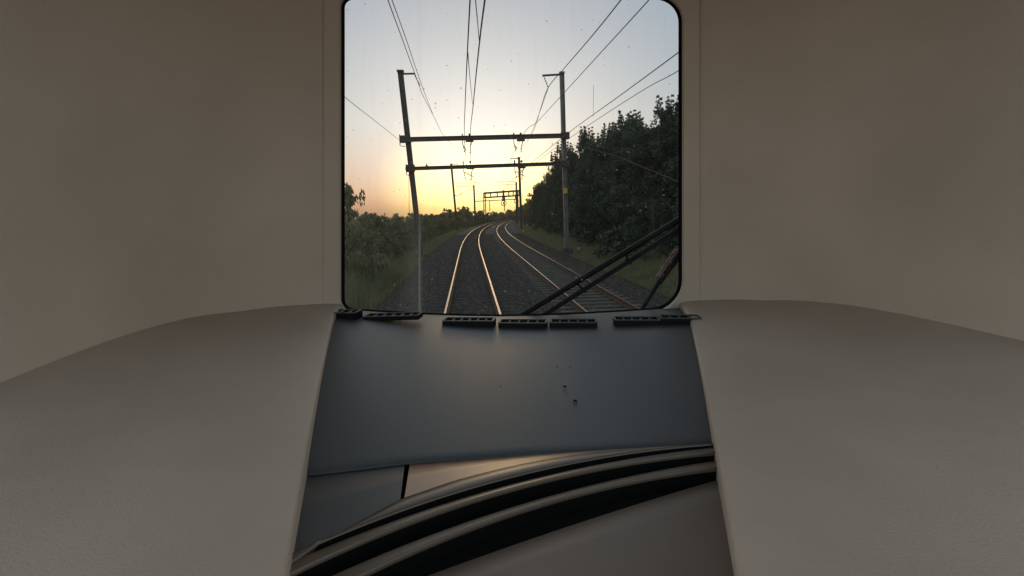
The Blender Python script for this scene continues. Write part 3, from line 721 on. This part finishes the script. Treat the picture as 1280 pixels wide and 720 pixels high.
# hood top band, nearly level, dropping a little towards the window
A_ = crv(cA, ZB, -.0035)
back = [p + Vector((0, .012, -.02)) for p in A_]
B_ = crv(cB, ZB)
def off(c, d, dz):                                 # offset a plan curve towards the driver
    out_ = []
    for i, p in enumerate(c):
        t = (c[min(i + 1, len(c) - 1)] - c[max(i - 1, 0)]); nn = Vector((t.y, -t.x, 0)).normalized(); out_.append(p + nn * d + Vector((0, 0, dz)))
    return out_
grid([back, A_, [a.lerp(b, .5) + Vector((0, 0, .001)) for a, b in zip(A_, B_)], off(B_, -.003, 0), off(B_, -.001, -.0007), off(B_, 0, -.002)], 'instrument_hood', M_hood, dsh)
hood = bpy.data.objects['instrument_hood']
def rib(c_in, z_in, c_out, name):
    a = crv(c_in, z_in, -.0035); b = crv(c_out, z_in)
    return a, b
C_ = crv(cC, ZC); D_ = crv(cD, ZC); E_ = crv(cE, ZE); F_ = crv(cF, ZE); G_ = crv(cG, ZG)
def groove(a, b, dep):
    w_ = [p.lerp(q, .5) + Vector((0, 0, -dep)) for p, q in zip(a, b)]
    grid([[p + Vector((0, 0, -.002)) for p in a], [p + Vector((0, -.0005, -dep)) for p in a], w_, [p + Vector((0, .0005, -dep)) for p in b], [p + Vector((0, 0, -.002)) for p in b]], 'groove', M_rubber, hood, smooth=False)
def ridge(a, b, rise):
    lo = [p + Vector((0, .0, -.004)) for p in a]; hi = [q + Vector((0, 0, -.004)) for q in b]
    ln = lambda t, dz: [p.lerp(q, t) + Vector((0, 0, dz)) for p, q in zip(a, b)]
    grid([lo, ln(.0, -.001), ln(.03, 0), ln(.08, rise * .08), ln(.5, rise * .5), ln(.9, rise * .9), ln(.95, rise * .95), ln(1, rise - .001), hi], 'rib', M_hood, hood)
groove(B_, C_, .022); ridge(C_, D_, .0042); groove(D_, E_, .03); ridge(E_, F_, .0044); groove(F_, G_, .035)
low_ = [PZ(x, cG(x) + 130, ZG + .014) for x in PX]; low2 = [PZ(x, cG(x) + 330, ZG + .03) for x in PX]
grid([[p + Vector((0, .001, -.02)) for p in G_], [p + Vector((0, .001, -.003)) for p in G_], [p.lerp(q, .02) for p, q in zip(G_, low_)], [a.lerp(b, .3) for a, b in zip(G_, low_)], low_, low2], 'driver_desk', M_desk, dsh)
# strip of panels between desk top and hood
def panel(x0, x1, xb0, xb1, name, m, zn, zf, gap=1.6):
    N_ = 12; a = []; b = []
    for i in range(N_ + 1):
        x = x0 + (x1 - x0) * i / N_; xx = xb0 + (xb1 - xb0) * i / N_
        a.append(PZ(x, nearY(x) + gap, zf)); b.append(PZ(xx, max(cA(xx) + 3, nearY(xx) + 3), zn))
    o = grid([[p + Vector((0, 0, -.02)) for p in a], a, [p.lerp(q, .5) for p, q in zip(a, b)], b], name, m, dsh)
    return o
panel(300, 506, 300, 500.5, 'corner_panel', M_dash, ZB - .004, Z0 - .0045)
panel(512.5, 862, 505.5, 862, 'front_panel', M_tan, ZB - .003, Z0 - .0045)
m_ = MB(); m_.add([PZ(240, 610, ZB - .03), PZ(1040, 540, ZB - .03), PZ(1040, 800, ZB - .03), PZ(240, 900, ZB - .03)], [(0, 1, 2, 3)]); m_.build('underside', M_rubber, dsh)
# side consoles flanking the desk
for sign in (-1, 1):
    cr_ = []
    for i in range(17):
        t = i / 16
        if sign < 0: px = 423 - 75 * t
        else: px = 856 + 75 * t
        py = 380 + 420 * t ** 1.25
        zf = P(430 if sign < 0 else 849, yb_(430 if sign < 0 else 849), 1.69); zc = zf.z
        for _ in range(4):
            p = PZ(px, max(py, 388), zc) if i else zf.copy()
            zc = Z0 + .020 + (zf.z - Z0) * min(1, max(0, (p.y - .68) / 1.01))
        p.z = zc
        X = XL if sign < 0 else XR
        cr_.append([p + Vector((0, 0, -.06)), p + Vector((sign * .001, 0, -.006)), p + Vector((sign * .007, 0, 0)), p.lerp(Vector((X, p.y, p.z)), .3) + Vector((0, 0, .006)), p.lerp(Vector((X, p.y, p.z)), .7) + Vector((0, 0, .022)), Vector((X + sign * .01, p.y, p.z + .06))])
    e = cr_[-1]; cr_.append([q + Vector((sign * .0, -.35, 0)) for q in e])
    grid(cr_, 'side_console', M_console, cab)
for k_, (px, py, s_) in enumerate([(706, 485, 3.0), (719, 503, 3.6), (696.5, 460, 1.6), (712.5, 460, 1.4), (540, 427, 1.8), (554, 420, 1.4), (626, 485, 1.2), (468, 401.5, 2.4)]):
    p = on_desk(px, py); m = MB(); r_ = .0011 * s_
    m.tube([p + Vector((-r_, 0, .002)), p + Vector((0, .0003, .0035)), p + Vector((r_, .001, .002))], [r_ * .3, r_ * .55, r_ * .3], 6)
    tag(m.build('crumb', M_rubber), 'larger dark crumb on the desk top, right of centre' if k_ < 2 else 'tiny dark speck of dirt on the desk top', 'crumb', 'larger crumbs on the desk' if k_ < 2 else 'tiny specks on the desk')

# ------------------------------------------------------------ wipers outside the glass
def wp(px, py, D): return P(px, py, D)
wi = empty('windscreen_wiper', wp(900, 240, 1.80), 'large black wiper parked diagonally across the lower right of the windscreen', 'wiper')
m_ = MB(); a, b = wp(652, 394, 1.775), wp(905, 240, 1.60); m_.bar(a, b, .019, .020, up=(0, 1, 0)); m_.build('wiper_blade', M_wiper, wi, bevel=.003)
m_ = MB(); m_.bar(a + Vector((.0, -.012, -.004)), b + Vector((0, -.012, -.004)), .004, .010, up=(0, 1, 0)); m_.build('blade_rubber', M_rubber, bpy.data.objects['wiper_blade'])
m_ = MB(); a, b = wp(676, 396, 1.80), wp(905, 251, 1.645)
m_.bar(a, b, .018, .014, up=(0, 1, 0)); m_.build('wiper_arm', M_wiper, wi, bevel=.004)
m_ = MB()
for t in (.25, .5, .78):
    p = a.lerp(b, t); m_.box(p, (.022, .018, .020)); m_.tube([p, wp(652, 394, 1.775).lerp(wp(905, 240, 1.60), t + .04)], .004, 6)
m_.build('bracket', M_wiper, wi, bevel=.003)
w2 = empty('windscreen_wiper', wp(800, 392, 1.80), 'second slimmer wiper arm with a worn pinkish hinge at the right edge of the windscreen', 'wiper')
m_ = MB(); m_.bar(wp(797, 396, 1.80), wp(824, 352, 1.76), .014, .012, up=(0, 1, 0)); m_.bar(wp(823, 354, 1.76), wp(870, 290, 1.70), .020, .016, up=(0, 1, 0)); m_.build('wiper_arm', M_wiper, w2, bevel=.003)
m_ = MB()
a, b = wp(823, 346, 1.745), wp(848, 309, 1.71)
for dx in (-.010, .006): m_.bar(a + Vector((dx, 0, dx * .6)), b + Vector((dx, 0, dx * .6)), .005, .010, up=(0, 1, 0))
for t in (0, .25, .5, .75, 1): m_.box(a.lerp(b, t), (.022, .008, .006))
m_.build('hinge', M_wiperrust, w2, bevel=.001)

# ------------------------------------------------------------ evening haze
mh = bpy.data.materials.new('haze_air'); mh.use_nodes = True; n = mh.node_tree
n.nodes.remove(n.nodes['Principled BSDF']); pv = n.nodes.new('ShaderNodeVolumePrincipled')
pv.inputs['Color'].default_value = (.98, .88, .74, 1); pv.inputs['Density'].default_value = .00035; pv.inputs['Anisotropy'].default_value = .75
n.links.new(pv.outputs[0], n.nodes['Material Output'].inputs['Volume'])
m_ = MB(); m_.box((0, 635, 9), (2410, 1340, 24)); hz = m_.build('haze', mh); tag(hz, kind='stuff')
hz.visible_shadow = True
